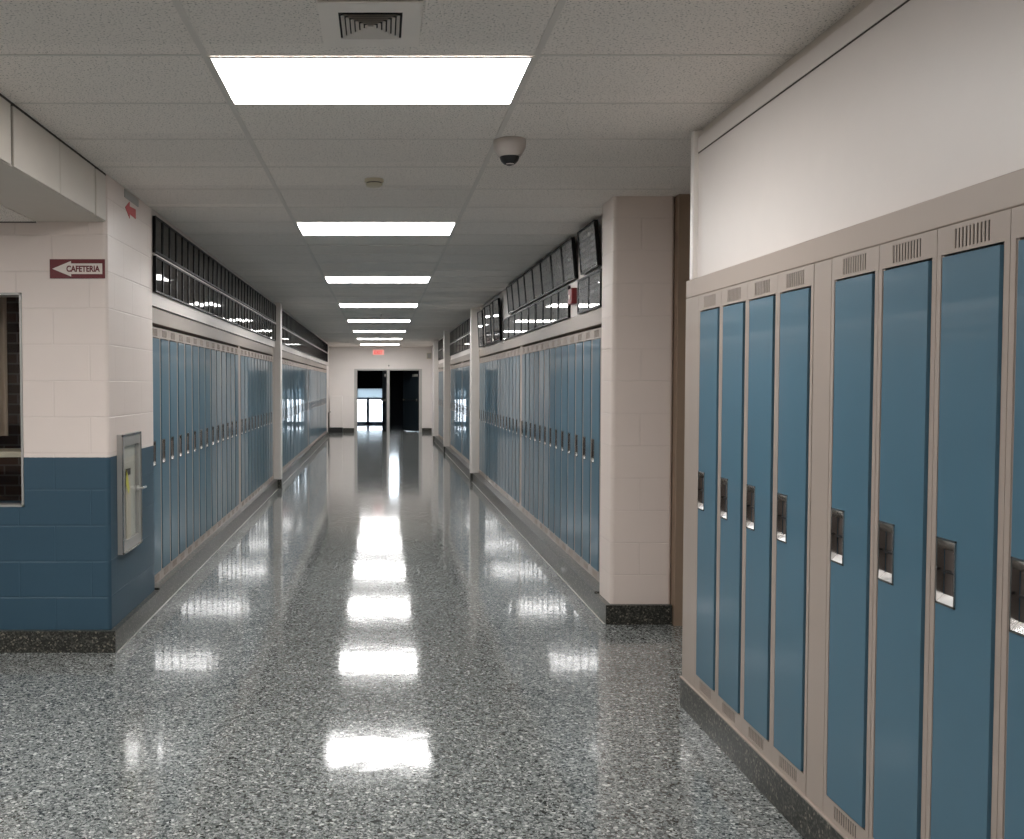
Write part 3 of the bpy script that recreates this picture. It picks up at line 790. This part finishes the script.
m.add([(x, -.002, z) for x, z in ar]+[(x, 0, z) for x, z in ar], [(0, 6, 5, 4, 3, 2, 1), tuple(range(7, 14))]+[(i, (i+1) % 7, 7+(i+1) % 7, 7+i) for i in range(7)], 'red')
o = m.obj('arrow_sticker', None, (XL+.0001, 6.14, 2.615), (0, math.radians(0), Lz)); tag(o, 'red arrow sticker high on the white block wall near the ceiling', 'sticker')
m = MB(); m.bbox(0, .004, 0, .34, 0, .05, 'grey_metal', .001); o = m.obj('cover_plate', None, (XL+.0005, 5.98, 2.672)); tag(o, 'small grey plate at the ceiling just above the red arrow', 'plate')

# fire extinguisher cabinet
o = thing('extinguisher_cabinet', 'grey metal fire extinguisher cabinet on the blue wall', 'cabinet', (XL+.0005, 5.985, .53), Lz)
m = MB(); w, h = .225, .71
for a in ((-w, -w+.055, 0, h), (w-.055, w, 0, h), (-w+.055, w-.055, 0, .07), (-w+.055, w-.055, h-.07, h)): m.box(a[0], a[1], -.030, 0, a[2], a[3], 'grey_metal')
for a in ((-w, -w+.012, 0, h), (w-.012, w, 0, h), (-w, w, 0, .012), (-w, w, h-.012, h)): m.box(a[0], a[1], -.036, -.029, a[2], a[3], 'steel')
m.obj('door_frame', o)
m = MB(); m.box(-w+.05, w-.05, -.006, -.001, .065, h-.065, 'cab_inside'); m.obj('back_panel', o)
m = MB(); m.box(-w+.055, w-.055, -.024, -.020, .07, h-.07, 'glass'); m.obj('door_glass', o)
m = MB(); m.tube([(w-.085, -.03, .36), (w-.085, -.062, .36), (w-.02, -.066, .36)], .007, 'chrome'); m.lathe([(.016, -.036), (.016, -.028)], (w-.085, 0, .36), 'chrome', 16, 'y'); m.obj('handle', o)
m = MB(); m.lathe([(.046, 0), (.05, .01), (.05, .30), (.044, .34), (.022, .37), (.020, .39)], (0, 0, 0), 'cream', 24)
e_ = thing('fire_extinguisher', 'pale extinguisher with a yellow tag behind the cabinet glass', 'fire extinguisher', (XL+.0005, 5.96, .60), Lz)
# flattened niche: the bottle sits half in the wall recess behind the glass
mm = MB(); mm.lathe([(.005, 0), (.0062, .01), (.0062, .33), (.004, .37), (.003, .39)], (0, 0, 0), 'cream', 24)
bt = mm.obj('bottle', e_, (0, -.0128, 0), smooth=True); bt.scale = (9, 1, 1)
mm = MB(); mm.bbox(-.045, .045, -.018, -.010, .385, .425, 'black', .002); mm.obj('valve', e_)
mm = MB(); mm.add([(-.075, -.0195, .34), (-.01, -.0195, .27), (.01, -.0195, .30), (-.05, -.0195, .42), (-.075, -.0185, .34), (-.01, -.0185, .27), (.01, -.0185, .30), (-.05, -.0185, .42)], [(0, 1, 2, 3), (7, 6, 5, 4), (0, 4, 5, 1), (1, 5, 6, 2), (2, 6, 7, 3), (3, 7, 4, 0)], 'yellow'); mm.obj('tag', e_)

# window in the left front wall, dark room behind
m = MB()
for a in ((WX1-.014, WX1, WZ0, WZ1), (WX0, WX0+.014, WZ0, WZ1), (WX0, WX1, WZ0, WZ0+.014), (WX0, WX1, WZ1-.014, WZ1)):
    m.box(a[0]+.001, a[1]-.001, YF-.006, YF+.09, a[2]+.001, a[3]-.001, 'grey_metal')
w1 = struct('window_1', m)
q = MB(); q.box(WX0+.014, WX1-.014, YF+.03, YF+.036, WZ0+.014, WZ1-.014, 'glass'); q.obj('window_pane', w1)
m = MB(); m.box(-3.3, -2.06, 6.75, 6.8, .3, 2.6, 'brick'); m.box(-3.35, -3.3, 5.9, 6.8, .3, 2.6, 'void'); m.box(-3.3, -2.06, 5.9, 6.8, .25, .3, 'void'); m.box(-3.3, -2.06, 5.9, 6.8, 2.6, 2.65, 'void')
struct('wall_behind_window', m)
m = MB(); m.bbox(-2.99, -2.065, 5.93, 6.25, 1.095, 1.13, 'cream', .004); o = m.obj('window_shelf', None); tag(o, 'pale shelf behind the glass of the window at the picture edge', 'shelf')
o = thing('curtain', 'dull brown curtain hanging behind the window by the cafeteria sign', 'curtain', (-2.5, 6.42, 1.2))
m = MB(); pts = []
for i in range(81):
    x = -.46+.52*i/80; pts.append((x, .028*math.sin(x*62)))
vs = [(x, yy, .0) for x, yy in pts]+[(x, yy, 1.32) for x, yy in pts]+[(x, yy+.004, 0) for x, yy in pts]+[(x, yy+.004, 1.32) for x, yy in pts]
N = 81
m.add(vs, [(i, i+1, N+i+1, N+i) for i in range(N-1)]+[(2*N+i, 3*N+i, 3*N+i+1, 2*N+i+1) for i in range(N-1)], 'curtain'); m.obj('cloth', o, smooth=True)
m = MB(); m.tube([(-.48, 0, 1.335), (.40, 0, 1.335)], .012, 'cream'); m.obj('rod', o)

# ------------------------------------------------------------------ end wall objects
o = thing('exit_sign', 'small lit red exit sign above the far dark doors', 'sign', (-.085, YE-.001, 2.455))
m = MB(); m.bbox(-.19, .19, -.05, 0, 0, .185, 'sign_white', .006); m.obj('housing', o)
m = MB(); m.box(-.18, .18, -.0515, -.0495, .01, .175, 'exit_face'); m.obj('face', o)
tm = text_mesh('EXIT', .26, .105, .002, 'exit_letter', .02); q = bpy.data.objects.new('lettering', tm); COL.objects.link(q); q.parent = o; q.location = (0, -.0516, .0925)
o = thing('wall_heater', 'pale metal cabinet heater low against the far wall', 'heater', (-1.43, YE-.001, .0))
m = MB(); m.bbox(-.2, .2, -.22, 0, .16, 1.16, 'block_end', .01); m.obj('casing', o)
m = MB(); m.box(-.21, .21, -.26, -.032, 0, .159, 'black'); m.obj('plinth', o)
m = MB(); m.tube([(-1.59, 29.6, .0), (-1.59, 29.6, .68), (-1.52, 29.6, .70)], .014, 'black'); m.lathe([(.05, 0), (.05, .012), (.016, .02)], (-1.59, 29.6, 0), 'black', 16)
o = m.obj('floor_post', None); tag(o, 'thin dark post near the far wall cabinet, at the end of the lockers', 'post')
o = thing('wall_speaker', 'small grey box high on the far wall beside the last column', 'speaker', (1.53, YE-.001, 2.34))
m = MB(); m.bbox(-.07, .07, -.08, 0, 0, .19, 'cream', .006); m.obj('case', o)
m = MB(); m.box(-.052, .052, -.083, -.0795, .02, .17, 'grey_metal'); m.obj('grille', o)
m = MB(); m.lathe([(.03, 0), (.03, -.02), (.02, -.035), (.004, -.04)], (0, 0, 0), 'grey_metal', 20, 'y'); o = m.obj('door_sensor', None, (.25, YE+.001, 2.13), smooth=True); tag(o, 'tiny grey sensor on the far wall above the door post', 'sensor')

S.cycles.use_denoising = True
S.cycles.max_bounces = 10; S.cycles.diffuse_bounces = 5; S.cycles.glossy_bounces = 5
S.cycles.sample_clamp_indirect = 6
